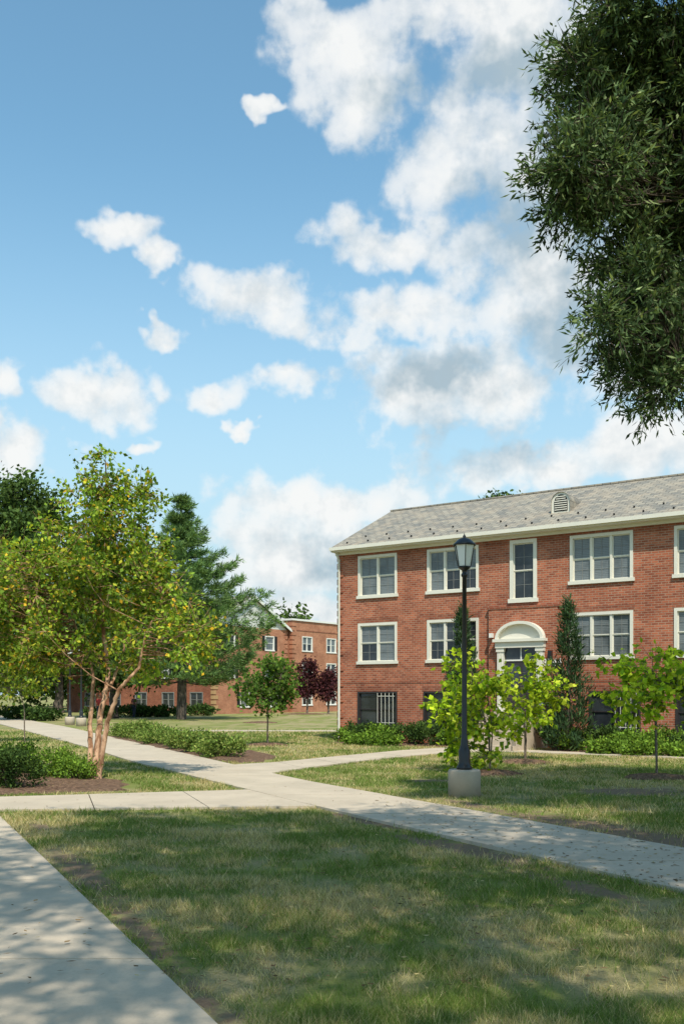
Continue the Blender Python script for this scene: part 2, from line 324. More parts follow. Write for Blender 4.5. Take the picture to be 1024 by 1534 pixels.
def bed(name,pts,h=.06,jag=.05):
    P=np.array(pts,float); s=resamp(np.vstack([P,P[:1]]),61)[:-1]; BEDS.append([tuple(p) for p in s]); c=s.mean(0); s=c+(s-c)*(1+rng.uniform(-jag,jag,(60,1)))
    R=14; mb=MB(); V=[]
    for r in range(R+1):
        q=c+(s-c)*(r/R); z=h*(1-(r/R)**3)+.008+(rng.uniform(-.012,.012,60) if r<R else -.015); V.append([(q[i,0],q[i,1],float(np.atleast_1d(z)[i if r<R else 0])) for i in range(60)])
    for r in range(R):
        for i in range(60): mb.face([V[r][i],V[r][(i+1)%60],V[r+1][(i+1)%60],V[r+1][i]],'mulch',True)
    return mb.obj(name)
bed('mulch_bed',[(-14,18),(-7,17.5),(-3.95,18.4),(-3.9,19.6),(-4.9,21.2),(-6.5,23.8),(-9,24.2),(-14,22)],.07)
bed('mulch_bed',[(-1.9,26.2),(-2.9,26.0),(-4.9,29.6),(-9.6,40.5),(-10.2,43),(-8.0,43),(-5.0,37),(-1.8,29)],.08)
for px,py,r in[(785,1143,.55),(983,1166,.6),(732,1160,.65),(400,1117,.6),(390,1083,.9),(455,1070,1.8)]:
    x,y=G(px,py); bed('mulch_bed',[(x+r*math.cos(a)*1.2,y+r*math.sin(a)) for a in np.linspace(0,6.28,9)[:-1]],.09,.12)
th=math.atan2(-.577,.817); UX=(.817,-.577); UY=(.577,.817); C0=(-.1,38.3)
def FL(t,o): return (C0[0]+UX[0]*t+UY[0]*o, C0[1]+UX[1]*t+UY[1]*o)
bed('mulch_bed',[FL(.3,-.1),FL(6.3,-.1),FL(6.3,-1.5),FL(3,-1.8),FL(.4,-1.5)],.06)
bed('mulch_bed',[FL(9,-.1),FL(20,-.1),FL(20,-2.2),FL(14,-2.4),FL(9,-2.2)],.06)
DE=[(*G(880,1238),2.9,.75,-.55),(*G(1010,1262),2.2,.8,-.55),(*G(720,1278),1.8,.36,-.5),(*G(640,1262),1.3,.25,-.5),(*G(540,1228),1.8,.25,-.5),(*G(125,1310),2.4,.26,-.47),(*G(215,1400),1.5,.16,-.47),(*G(700,1205),1.3,.3,-.4),(*G(950,1186),1.7,1.0,0),(*G(300,1500),.9,.13,-.47),(*G(640,1170),.9,.5,0),(*G(60,1240),.7,.2,-.5),(*G(850,1325),1.4,.25,-.5)]
def dirt(x,y):
    m=np.zeros_like(x)
    for cx,cy,a,b,s in DE:
        an=math.atan2(1,s)if s else 0; ca,sa=math.cos(an),math.sin(an)
        u=(x-cx)*ca+(y-cy)*sa; v=-(x-cx)*sa+(y-cy)*ca; m=np.maximum(m,1.15-np.sqrt((u/a)**2+(v/b)**2))
    return np.clip(m,0,1)
def dry(x,y): return vnoise(x,y,.7,1)*.40+vnoise(x,y,1.9,2)*.35+vnoise(x,y,5,3)*.25
def ground():
    s=np.linspace(-1,1,361); X=np.sinh(s*7.2)/math.sinh(7.2)*1500; t=np.linspace(-1,1,421); Y=14+np.sinh(t*7.0)/math.sinh(7.0)*2200
    gx,gy=np.meshgrid(X,Y); x=gx.ravel(); y=gy.ravel(); V=np.stack([x,y,np.zeros_like(x)],1); nx=len(X); ny=len(Y)
    i=(np.arange(ny-1)[:,None]*nx+np.arange(nx-1)[None]).ravel(); Fq=np.stack([i,i+1,i+nx+1,i+nx],1)
    me=bpy.data.meshes.new('ground'); me.from_pydata(V.tolist(),[],Fq.tolist()); a=me.attributes.new('dirt','FLOAT','POINT'); a.data.foreach_set('value',dirt(x,y).astype(np.float32))
    a=me.attributes.new('dry','FLOAT','POINT'); a.data.foreach_set('value',dry(x,y).astype(np.float32))
    m,nt,out=newmat('lawn_ground'); pos=N(nt,'ShaderNodeNewGeometry').outputs['Position']; da=N(nt,'ShaderNodeAttribute',attribute_name='dirt').outputs['Fac']
    n1=noise(nt,pos,.35,4,.6); n2=noise(nt,pos,2.2,5,.65); n3=noise(nt,pos,38,3,.7); dr=N(nt,'ShaderNodeAttribute',attribute_name='dry').outputs['Fac']
    c=mixc(nt,sstep(nt,n1,.35,.65),(.17,.21,.05,1),(.28,.28,.09,1)); c=mixc(nt,sstep(nt,math_(nt,'ADD',dr,math_(nt,'MULTIPLY',n2,.3)),.50,.82,0,.9),c,(.38,.31,.165,1)); c=mixc(nt,sstep(nt,n3,.35,.7,0,.5),c,(.09,.10,.035,1))
    dn=math_(nt,'ADD',da,math_(nt,'MULTIPLY',math_(nt,'SUBTRACT',noise(nt,pos,3.5,5,.7),.5),2.0)); dc=mixc(nt,noise(nt,pos,20,5,.7),(.12,.08,.05,1),(.30,.215,.145,1))
    c=mixc(nt,sstep(nt,dn,.15,.8),c,dc); principled(nt,out,c,.95,.1,0,n3,.8,.03)
    link('ground',me,[m])
ground()
def grass():
    n=520000; u=rng.random(n); D0,D1=4.6,50; D=D0*(D1/D0)**(u**1.0); x=rng.uniform(-1,1,n)*(.36*D+1.0); y=D
    keep=np.ones(n,bool)
    for P in PATHS+BEDS: keep&=~pip(x,y,P)
    lx=(x-C0[0])*UX[0]+(y-C0[1])*UX[1]; ly=(x-C0[0])*UY[0]+(y-C0[1])*UY[1]; keep&=~((lx>-.1)&(ly>-.1))
    dm=dirt(x,y)+(vnoise(x,y,3,9)-.5)*1.0; keep&=rng.random(n)>np.clip((dm-.15)*1.6,0,.95)
    bare=vnoise(x,y,1.3,21)*.45+vnoise(x,y,4.5,22)*.55; keep&=rng.random(n)>np.clip((bare-.54)*5,0,.85)
    x=x[keep];y=y[keep];n=len(x); dd=dry(x,y)+rng.normal(0,.06,n)
    green=np.array([[.075,.115,.024],[.105,.155,.034],[.145,.185,.050]]); tan=np.array([[.34,.28,.14],[.28,.23,.10],[.41,.35,.19]])
    gc=green[rng.integers(0,3,n)]; tc=tan[rng.integers(0,3,n)]; pd=np.clip((dd-.40)*3.6,.08,.88); c=np.where((rng.random(n)<pd)[:,None],tc,gc)*rng.uniform(.7,1.25,(n,1))
    h=(.022+.058*vnoise(x,y,1.7,5)**1.3+rng.exponential(.010,n))*(1+.01*y); wd=np.maximum(.004,.00065*y)*rng.uniform(.7,1.4,n)
    an=rng.uniform(0,6.283,n); ln=rng.uniform(.1,1.3,n)*h; lan=rng.uniform(0,6.283,n)
    V=np.zeros((n,3,3)); V[:,0,0]=x-np.cos(an)*wd/2; V[:,0,1]=y-np.sin(an)*wd/2; V[:,1,0]=x+np.cos(an)*wd/2; V[:,1,1]=y+np.sin(an)*wd/2
    V[:,2,0]=x+np.cos(lan)*ln; V[:,2,1]=y+np.sin(lan)*ln; V[:,2,2]=h*rng.uniform(.6,1.1,n); V[:,:2,2]=-.003
    npmesh('grass',V.reshape(-1,3),3,'blade',np.repeat(c,3,0))
grass()
def litter():
    n=14000; D=6*(45/6)**rng.random(n); x=rng.uniform(-1,1,n)*(.37*D+1); y=D; keep=np.zeros(n,bool); inb=np.zeros(n,bool); inp=np.zeros(n,bool)
    for P in BEDS: inb|=pip(x,y,P)
    for P in PATHS: inp|=pip(x,y,P)
    r=rng.random(n); keep=(inb&(r<1))|(inp&(r<np.where((x>.5)&(y<17),.8,.07)))|(~inb&~inp&(r<.25)); x=x[keep];y=y[keep]; z=np.where(inb[keep],.1,np.where(inp[keep],.048,.03))
    P=np.stack([x,y,z],1); V=leafgeo(P,.06,.032,(0,0,-.0),0,.4).reshape(-1,4,3); V[:,:,2]=P[:,None,2]+(V[:,:,2]-P[:,None,2])*.15
    c=palcol(len(P),[(.25,.16,.08),(.14,.09,.05),(.40,.32,.15),(.08,.055,.03)],[.35,.25,.25,.15]); npmesh('fallen_leaves',V.reshape(-1,3),4,'litter',np.repeat(c,4,0))
litter()
# ---------------------------------------------------------------- buildings
def wall(mb,x0,x1,z0,z1,holes,mat,rev=.12):
    xs=sorted({x0,x1,*[h[0] for h in holes],*[h[1] for h in holes]}); zs=sorted({z0,z1,*[h[2] for h in holes],*[h[3] for h in holes]})
    for i in range(len(xs)-1):
        for j in range(len(zs)-1):
            cx=(xs[i]+xs[i+1])/2; cz=(zs[j]+zs[j+1])/2
            if any(h[0]<cx<h[1] and h[2]<cz<h[3] for h in holes): continue
            mb.face([(xs[i],0,zs[j]),(xs[i+1],0,zs[j]),(xs[i+1],0,zs[j+1]),(xs[i],0,zs[j+1])],mat)
    for a,b,c,d in holes:
        mb.face([(a,0,c),(a,rev,c),(a,rev,d),(a,0,d)],mat); mb.face([(b,0,c),(b,rev,c),(b,rev,d),(b,0,d)],mat)
        mb.face([(a,0,c),(b,0,c),(b,rev,c),(a,rev,c)],mat); mb.face([(a,0,d),(b,0,d),(b,rev,d),(a,rev,d)],mat)
def window(mb,h,n=2,fr='cream',fw=.10,detail=True,mull=.07,blindp=.75,lintel=True):
    a,b,c,d=h; A,B,Cc,Dd=a+fw,b-fw,c+fw*.9,d-fw
    mb.box(a+.002,A,-.035,.09,c+.002,d-.002,fr); mb.box(B,b-.002,-.035,.09,c+.002,d-.002,fr); mb.box(A,B,-.033,.088,Dd,d-.002,fr); mb.box(a-.05,b+.05,-.07,.086,c-.05,Cc-.03,fr)
    w=(B-A-(n-1)*mull)/n
    for i in range(n):
        x0=A+i*(w+mull); x1=x0+w
        if i<n-1: mb.box(x1,x1+mull,.0,.085,Cc-.03,Dd,fr)
        zm=(Cc+Dd)/2; s=.032
        for (z0,z1,y) in((Cc-.03,zm,.075),(zm,Dd,.055)):
            mb.box(x0,x0+s,y-.02,y+.005,z0,z1,fr); mb.box(x1-s,x1,y-.02,y+.005,z0,z1,fr); mb.box(x0+s,x1-s,y-.02,y+.004,z0,z0+s,fr); mb.box(x0+s,x1-s,y-.02,y+.004,z1-s,z1,fr)
            if detail:
                xm=(x0+x1)/2; mb.box(xm-.007,xm+.007,y-.010,y+.002,z0+s,z1-s,'grille'); zz=(z0+z1)/2; mb.box(x0+s,x1-s,y-.009,y+.001,zz-.006,zz+.006,'grille')
            mb.face([(x0,y+.003,z0),(x1,y+.003,z0),(x1,y+.003,z1),(x0,y+.003,z1)],'blind' if (random.random()<blindp if z0>Cc else random.random()<blindp*.6) else 'glass')
def bars(mb,a,b,c,d,mat='white',y=-.05):
    x=a
    while x<=b: mb.box(x-.007,x+.007,y-.008,y+.008,c,d,mat); x+=.17
    for z in(c+.12,d-.12): mb.box(a,b,y-.014,y-.009,z-.010,z+.010,mat)
def main_building():
    e=empty('brick_apartment_building',(C0[0],C0[1],0),th); L=32.0; DP=7.88; EV=7.28; RZ=9.45
    wins=[]; 
    U=[(.88,2.62,2),(3.90,5.98,3),(9.34,11.46,3),(12.75,14.9,3),(16.6,18.4,2),(20,22,3),(24,25.8,2)]
    for a,b,n in U: wins.append((a,b,5.46,7.03,n)); wins.append((a,b,2.98,4.48,n))
    bas=[(.86,2.62),(3.75,5.6),(10.0,11.7),(12.8,14.6),(16.6,18.4),(20,22)]
    stair=(7.17,8.17,4.97,7.07); door=(7.05,8.25,1.2,3.38)
    mb=MB(); wall(mb,0,L,-.1,EV,[w_[:4] for w_ in wins]+[(a,b,.55,1.9) for a,b in bas]+[stair],'brick'); 
    mb.box(0,L,DP-.01,DP,-.1,EV,'brick',skip='-x+x'); 
    for x in(0,L):
        mb.face([(x,0,-.1),(x,DP,-.1),(x,DP,EV),(x,0,EV)],'brick'); mb.face([(x,0,EV),(x,DP,EV),(x,DP/2,RZ-.1)],'brick')
    mb.obj('walls',e)
    q=MB(); z=.0; k=0
    while z<EV-.35:
        q.box(-.085,.20 if k%2 else .10,-.035,.3,z,z+.21,'brick'); z+=.30; k+=1
    q.box(.24,L,-.022,-.001,EV-.34,EV-.12,'brick_dk'); 
    for a,b,n in U: q.box(a-.05,b+.05,-.008,-.001,4.485,4.685,'brick_dk')
    for a,b in bas: q.box(a-.05,b+.05,-.008,-.001,1.905,2.1,'brick_dk')
    q.box(.2,L,-.012,-.001,2.2,2.27,'brick_dk'); q.obj('brick_trim',e)
    wn_=MB()
    for a,b,c,d,n in wins: window(wn_,(a,b,c,d),n)
    window(wn_,stair,1,fw=.13)
    for a,b in bas: 
        window(wn_,(a,b,.55,1.9),2,fr='door',fw=.06,detail=False,blindp=.0); bars(wn_,(a+b)/2+.04,b-.08,.62,1.85,'cream')
        wn_.box(a-.05,b+.05,-.05,-.002,.44,.495,'concbase')
    wn_.obj('windows',e)
    d_=MB(); d_.box(6.42,8.95,-.12,-.001,-.1,4.72,'brick'); d_.box(6.36,9.01,-.14,-.002,4.72,4.80,'brick_dk')
    d_.box(door[0],door[1],-.14,-.122,door[2],door[3]-.45,'door')
    d_.box(door[0]+.12,door[0]+.53,-.15,-.141,1.9,2.8,'glass'); d_.box(door[0]+.67,door[1]-.12,-.15,-.141,1.9,2.8,'glass')
    d_.box(door[0],door[1],-.15,-.122,door[3]-.40,door[3],'glass'); d_.box(door[0],door[1],-.17,-.122,door[3]-.45,door[3]-.40,'white'); d_.box(7.64,7.68,-.17,-.151,door[3]-.40,door[3],'white')
    for xa,xb in((door[0]-.24,door[0]),(door[1],door[1]+.24)):
        d_.box(xa,xb,-.26,-.122,1.2,3.38,'cream'); d_.box(xa-.03,xb+.03,-.29,-.122,1.1,1.32,'cream'); d_.box(xa-.03,xb+.03,-.29,-.122,3.25,3.38,'cream')
        for g_ in(.06,.12,.18): d_.box(xa+g_-.012,xa+g_+.012,-.272,-.261,1.4,3.2,'cream')
    d_.box(6.76,8.54,-.32,-.122,3.381,3.58,'cream'); d_.box(6.70,8.60,-.40,-.122,3.581,3.68,'cream')
    cx=7.65; R=.78; hh=.50; n=18; o=[(cx+R*math.cos(math.pi*i/n),3.682+hh*math.sin(math.pi*i/n)) for i in range(n+1)]; o2=[(cx+(R+.10)*math.cos(math.pi*i/n),3.681+(hh+.10)*math.sin(math.pi*i/n)) for i in range(n+1)]
    d_.face([(p[0],-.20,p[1]) for p in o],'cream')
    for i in range(n):
        a,b=o[i],o[i+1]; c,f=o2[i+1],o2[i]
        d_.face([(a[0],-.36,a[1]),(b[0],-.36,b[1]),(c[0],-.36,c[1]),(f[0],-.36,f[1])],'cream'); d_.face([(a[0],-.36,a[1]),(b[0],-.36,b[1]),(b[0],-.2,b[1]),(a[0],-.2,a[1])],'cream',True); d_.face([(f[0],-.36,f[1]),(c[0],-.36,c[1]),(c[0],-.122,c[1]),(f[0],-.122,f[1])],'cream',True)
    d_.obj('entrance_door',e)
    s=MB(); 
    for i in range(7): s.box(6.7,8.6,-1.1-.28*(6-i) if i<7 else 0,-.125,1.2-.171*(7-i)+.0,1.2-.171*(6-i)-.001,'concbase')
    for x in(6.72,8.58):
        s.tube([(x,-.4,2.1),(x,-1.1,2.1),(x,-2.8,1.0)],[.022]*3,'black',6); 
        for t in np.linspace(0,1,9): 
            yy=-1.1-1.7*t; s.tube([(x,yy,2.1-1.1*t),(x,yy,max(0,1.15-1.15*t))],[.012]*2,'black',5)
        s.tube([(x,-.4,2.1),(x,-.4,1.2)],[.015]*2,'black',5)
    s.obj('entrance_steps',e)
    c_=MB(); c_.box(8.66,8.78,-.26,-.122,3.0,3.25,'black'); c_.box(6.52,6.62,-.3,-.122,3.75,3.9,'white'); c_.obj('wall_lights',e)
    t=bpy.data.curves.new('house_number','FONT'); t.body='3744'; t.size=.34; t.extrude=.012; t.materials.append(M['numb']); to=bpy.data.objects.new('house_number',t); COL.objects.link(to); to.parent=e; to.location=(8.44,-.165,2.75); to.rotation_euler=(math.radians(90),0,0)
    r=MB(); ov=.38; x0=-.14; x1=L+.14; sl=(RZ-EV)/(DP/2); ez=EV+.12
    def rz(y): return ez+(y+ov)*(RZ-ez)/(DP/2+ov)
    for sgn in(0,1):
        f=(lambda y: y) if not sgn else (lambda y: DP-y)
        r.face([(x0,f(-ov),ez),(x1,f(-ov),ez),(x1,f(DP/2),RZ),(x0,f(DP/2),RZ)],'slate'); r.face([(x0,f(-ov),ez-.06),(x1,f(-ov),ez-.06),(x1,f(DP/2),RZ-.08),(x0,f(DP/2),RZ-.08)],'cream')
        for xx in(x0,x1): r.face([(xx,f(-ov),ez-.14),(xx,f(-ov),ez),(xx,f(DP/2),RZ),(xx,f(DP/2),RZ-.16)],'cream')
    r.box(x0,x1,DP/2-.09,DP/2+.09,RZ-.02,RZ+.035,'slate'); r.obj('roof',e)
    gmb=MB(); gmb.box(x0,x1,-ov-.10,-ov+.0,ez-.13,ez-.005,'cream'); gmb.box(x0+.01,x1-.01,-ov+.002,-.002,EV-.06,EV+.0,'cream'); gmb.box(x0+.02,x1-.02,-.10,-.003,EV-.16,EV-.062,'cream')
    gmb.tube([(.02,-ov+.05,ez-.1),(.05,-.1,ez-.45),(.05,-.1,.1)],[.045]*3,'cream',8); gmb.obj('gutter',e)
    sg=MB()
    for row,y in enumerate((-.05,.55)):
        x=.4+.45*row
        while x<L: z=rz(y); sg.box(x-.022,x+.022,y-.03,y+.03,z+.002,z+.06,'dark'); x+=.95
    sg.obj('snow_guards',e)
    v=MB(); vx=8.62; vy=.95; zb=rz(vy)-.02; ztop=.62; wv_=.34
    o=[(vx-wv_,zb),(vx+wv_,zb)]+[(vx+wv_*math.cos(math.pi*i/12),zb+.38+wv_*math.sin(math.pi*i/12)) for i in range(13)]
    v.face([(p[0],vy,p[1]) for p in o],'cream'); v.face([(vx+(p[0]-vx)*.72,vy-.012,zb+.06+(p[1]-zb)*.8) for p in o],'dark')
    for i in range(7): zz=zb+.1+i*.075; ww=wv_*.66 if i<5 else wv_*.5; v.box(vx-ww,vx+ww,vy-.03,vy-.014,zz,zz+.03,'cream')
    for i in range(len(o)-1): a,b=o[i+1],o[(i+2)%len(o)]; v.face([(a[0],vy-.05,a[1]),(b[0],vy-.05,b[1]),(b[0],vy+1.5,b[1]),(a[0],vy+1.5,a[1])],'slate',True)
    v.obj('roof_vent',e)
main_building()
A2=math.atan2(.817,.577)
def far_building():
    X0,D0=G(320,1070); S=10.6; Ln=20; e=empty('brick_gabled_building',(X0,D0,0),A2); EV=8.1; RZ=11.1
    m=MB(); ws=[(1.6,2.9,6,7.3),(7.2,8.6,6,7.4),(1.6,2.9,3.3,4.7),(7.2,8.6,3.3,4.7),(3.6,4.9,.6,2.0),(8,9.2,.6,2.0)]
    wall(m,0,S,-.1,EV,ws,'brick_far'); m.face([(0,0,EV),(S,0,EV),(S/2,0,RZ-.1)],'siding')
    for w_ in ws:
        window(m,w_,1,'white',.09,True)
        for xa,xb in((w_[0]-.42,w_[0]-.04),(w_[1]+.04,w_[1]+.42)): m.box(xa,xb,-.04,-.002,w_[2],w_[3],'dark')
    m.face([(S,0,-.1),(S,Ln,-.1),(S,Ln,EV),(S,0,EV)],'brick_far'); m.face([(0,Ln,-.1),(S,Ln,-.1),(S,Ln,EV),(0,Ln,EV)],'brick_far')
    z=0;k=0
    while z<EV-.4: m.box(-.05,.55 if k%2 else .3,-.05,.3,z,z+.34,'tan' ); m.box(S-(.5 if k%2 else .3),S+.05,-.05,.3,z,z+.34,'brick_far'); z+=.45; k+=1
    m.X=Matrix.Translation((0,Ln,0))@Matrix.Rotation(-math.pi/2,4,'Z')
    ws=[]
    for i in range(5):
        for z0,z1 in((.6,2.0),(3.3,4.7),(6,7.3)): ws.append((Ln-2.9-i*3.6,Ln-1.3-i*3.6,z0,z1))
    wall(m,0,Ln,-.1,EV,ws,'brick_dk')  # darker brick here puts the shade under the trees into the colour
    for w_ in ws: window(m,w_,2,'grille' if w_[2]<1 else 'white',.07,False,blindp=.2)
    m.X=Matrix.Identity(4); ov=.4
    for sg in(0,1):
        f=(lambda x:x) if not sg else (lambda x:S-x)
        m.face([(f(-ov),-ov,EV),(f(S/2),-ov,RZ),(f(S/2),Ln,RZ),(f(-ov),Ln,EV)],'slate'); m.face([(f(-ov),-ov-.003,EV-.25),(f(S/2),-ov-.003,RZ-.25),(f(S/2),-ov-.003,RZ+.02),(f(-ov),-ov-.003,EV+.02)],'white'); m.face([(f(-ov),-ov,EV-.03),(f(S/2),-ov,RZ-.03),(f(S/2),0,RZ-.03),(f(-ov),0,EV-.03)],'white')
    m.obj('walls_windows_roof',e)
    px=X0+.577*(S+.3)+.817*.4; py=D0+.817*(S+.3)-.577*.4
    e2=empty('brick_flat_roofed_building',(px,py,0),A2); m=MB(); ws=[]
    for i in range(5):
        for z0,z1 in((.7,2.1),(3.6,5.0),(6.1,7.6)): ws.append((1.6+i*4.1,3.3+i*4.1,z0,z1))
    wall(m,0,22,-.1,9.1,ws,'brick_far')
    for w_ in ws: window(m,w_,2,'white',.09,False)
    m.face([(0,0,-.1),(0,9,-.1),(0,9,9.1),(0,0,9.1)],'brick_far'); m.face([(22,0,-.1),(22,9,-.1),(22,9,9.1),(22,0,9.1)],'brick_far'); m.box(-.1,22.1,-.12,9.1,9.1,9.28,'white'); m.box(.7,22,-.03,-.002,8.1,8.2,'brick_dk')
    z=0;k=0
    while z<8.7: m.box(-.05,.6 if k%2 else .35,-.05,.3,z,z+.34,'brick_far'); z+=.45;k+=1
    m.obj('walls_and_windows',e2)
far_building()
# ---------------------------------------------------------------- lamps
def lamp(px,py,sc=1.0):
    x,y=G(px,py); e=empty('street_lamp',(x,y,0)); e.scale=(sc,)*3; m=MB()
    m.lathe([(0,-.05),(.285,-.05),(.285,.44),(.27,.475),(.0,.475)],'concbase',28); m.obj('concrete_base',e); m=MB()
    m.lathe([(0,.476),(.14,.476),(.14,.52),(.115,.55),(.10,.62),(.105,.80),(.085,.84),(.07,.90),(.062,1.0),(.055,1.02),(.055,1.08),(.048,1.1),(.043,2.5),(.038,3.86),(.055,3.88),(.06,3.91),(.04,3.94),(.045,3.98),(.10,4.02),(.115,4.05),(.0,4.055)],'black',16); 
    n=6
    def ring(r,z): return [(r*math.cos(2*math.pi*(i+.5)/n),r*math.sin(2*math.pi*(i+.5)/n),z) for i in range(n)]
    a=ring(.12,4.05); b=ring(.19,4.43)
    for i in range(n): m.tube([a[i],b[i]],[.008,.008],'black',5)
    m.lathe([(.19,4.42),(.205,4.42),(.205,4.44),(.17,4.47),(.12,4.52),(.06,4.55),(.025,4.56),(.03,4.58),(.012,4.61),(.0,4.64)],'black',16)
    m.lathe([(.20,4.43),(0,4.43)],'black',16)
    m.obj('pole_and_lantern',e); m=MB(); m.lathe([(.112,4.055),(.182,4.42)],'lampglass',n,smooth=False); m.obj('lantern_glass',e)
lamp(695,1193); lamp(122,1088); lamp(105,1086); lamp(269,1074)
# ---------------------------------------------------------------- vegetation
YG=[(.17,.21,.025),(.11,.17,.022),(.26,.25,.03),(.07,.12,.018)]
def birch():
    D=21.5; b=G(142,1167); base=(b[0],b[1],0)
    Wp=lambda px,py,dd=0: W(px,py,D+dd)
    st=[([base,Wp(150,1080),Wp(163,1010,.2),Wp(150,900,.3),Wp(160,760,.2),Wp(158,690)],.085,.012),([(base[0]+.07,base[1],0),Wp(160,1085,-.3),Wp(180,1030,-.5),Wp(209,1000,-.5),Wp(215,960,-.6),Wp(245,890,-.5)],.07,.012),
        ([(base[0]-.08,base[1]+.05,0),Wp(135,1085,.3),Wp(141,1010,.4),Wp(110,930,.6),Wp(80,850,.5)],.07,.012),([Wp(165,1030),Wp(183,985,.6),Wp(200,900,.8)],.04,.01)]
    bl=[pb(158,680,14,26,D,.3),pb(160,725,40,38,D,.7),pb(120,745,32,28,D,.6),pb(205,750,28,35,D,.6),pb(165,775,60,38,D,1),pb(110,810,70,40,D,1.3),pb(205,815,50,40,D,1.2),pb(75,865,75,45,D,1.5),pb(160,880,95,50,D,1.8),pb(235,890,55,42,D,1.3),pb(262,945,60,34,D,1.2),pb(120,955,110,36,D,1.6),pb(30,940,70,50,D,1.5),pb(-20,880,70,75,D,1.6),pb(300,965,32,20,D,.7),pb(60,985,45,22,D,.9),pb(215,990,50,16,D,.8)]
    make_tree('birch_tree',base,st,bl,400,60,.06,.10,.072,[(.20,.28,.036),(.13,.205,.030),(.34,.33,.038),(.065,.115,.022),(.55,.34,.035)],[.36,.32,.11,.17,.04],'bark_birch','leaf',(0,0,-.3),.8,.8,.008,shell=.45,outb=.45,twig=.44,cvar=(.65,1.35))
birch()
def gen_tree(name,px,py,blobs,nc,lpc,cr,L,Wd,pal,probs,D=None,th_=.06,bark='bark_y',lm='leaf',nst=1,top=None,**k):
    b=G(px,py); D=b[1]; base=(b[0],b[1],0); bl=[pb(*q[:4],D,*(q[4:] if len(q)>4 else ())) for q in blobs]; z=max(q[2]+q[5]*.6 for q in bl); cx=np.mean([q[0] for q in bl]); st=[]
    for i in range(nst):
        o=rng.normal(0,.12*(nst>1),2)*z*.3; st.append(([base,(base[0]+o[0]*.3,base[1]+o[1]*.3,z*.35),(cx*.5+base[0]*.5+o[0],base[1]+o[1],z*.65),(cx+o[0]*1.5,base[1]+o[1]*1.5,z)],th_,th_*.15))
    return make_tree(name,base,st,bl,nc,lpc,cr,L,Wd,pal,probs,bark,lm,**k)
RB=[(.32,.40,.028),(.24,.33,.022),(.42,.45,.05),(.11,.19,.02)]; RP=[.35,.32,.12,.21]
kk=dict(bias=(0,0,-.6),bs=1,brr=.008,outb=.5,twig=.38,cvar=(.7,1.3))
gen_tree('redbud_tree',733,1157,[(700,1015,40,30),(735,1050,60,40),(690,1065,38,40),(720,1105,50,40),(675,1040,25,45),(750,1005,35,22),(700,1130,40,25),(665,1010,12,14)],66,30,.04,.13,.12,RB,RP,th_=.022,nst=4,**kk)
gen_tree('redbud_tree',786,1140,[(790,1010,42,25),(825,1035,34,16),(775,1050,40,28),(800,1062,40,18),(757,1003,22,18),(760,1085,25,25),(845,1028,12,8)],46,30,.04,.14,.125,RB,RP,th_=.03,nst=2,**kk)
gen_tree('redbud_tree',983,1163,[(985,1000,60,26),(920,1025,42,20),(960,1045,50,22),(1010,1035,50,30),(1045,1020,50,40),(1000,972,30,14),(930,985,28,12),(1030,1070,20,12)],68,28,.04,.14,.125,RB,RP,th_=.026,nst=2,**kk)
GR=[(.085,.15,.03),(.13,.20,.035),(.05,.095,.02)]; GP=[.5,.25,.25]
gen_tree('young_tree',401,1117,[(400,1010,35,22),(375,1030,24,18),(425,1030,24,22),(400,1045,35,18),(410,992,22,10),(435,998,14,12)],80,34,.06,.13,.12,GR,GP,th_=.035,nst=2,outb=.4,twig=.4)
gen_tree('young_tree',37,1112,[(25,985,35,28),(50,1015,30,25),(10,1030,35,25),(-20,1000,30,40)],90,30,.06,.12,.11,YG,[.4,.3,.1,.2],th_=.03,nst=1,outb=.4,twig=.4)
PU=[(.055,.020,.024),(.08,.026,.028),(.032,.014,.017)]
gen_tree('purple_plum_tree',460,1070,[(461,1003,16,14),(454,1022,13,18),(470,1025,13,15),(459,1038,14,10)],60,46,.24,.24,.16,PU,GP,th_=.10,nst=2,lm='leafdk')
gen_tree('purple_plum_tree',492,1070,[(492,1012,13,13),(498,1030,13,16),(484,1030,12,14),(490,1042,13,8)],56,46,.24,.24,.16,PU,GP,th_=.10,nst=2,lm='leafdk')
DG=[(.050,.082,.024),(.072,.112,.032),(.032,.053,.017)]
gen_tree('shade_tree',88,1068,[(40,760,65,35),(60,810,80,50),(10,830,60,60),(90,880,70,70),(20,910,80,60),(-40,850,70,100),(120,960,50,50),(60,980,70,40),(40,1010,60,25),(30,735,36,14),(-20,770,50,40)],440,70,.7,.46,.30,DG,GP,th_=.45,bark='bark',lm='leafdk')
gen_tree('shade_tree',170,1076,[(160,900,60,60),(150,960,60,45),(140,850,45,50),(200,960,40,40),(180,1000,60,25),(140,1010,40,20),(195,830,30,35)],270,60,.5,.34,.23,DG,GP,th_=.32,bark='bark',lm='leafdk')
gen_tree('shade_tree',-25,1080,[(-30,900,70,60),(-20,970,70,40),(10,1000,40,25)],160,60,.5,.3,.2,GR,GP,th_=.3,bark='bark',lm='leafdk')
gen_tree('shade_tree',130,1062,[(130,940,80,60),(100,1000,80,35),(190,990,60,40)],180,60,.9,.6,.4,DG,GP,th_=.45,bark='bark',lm='leafdk')
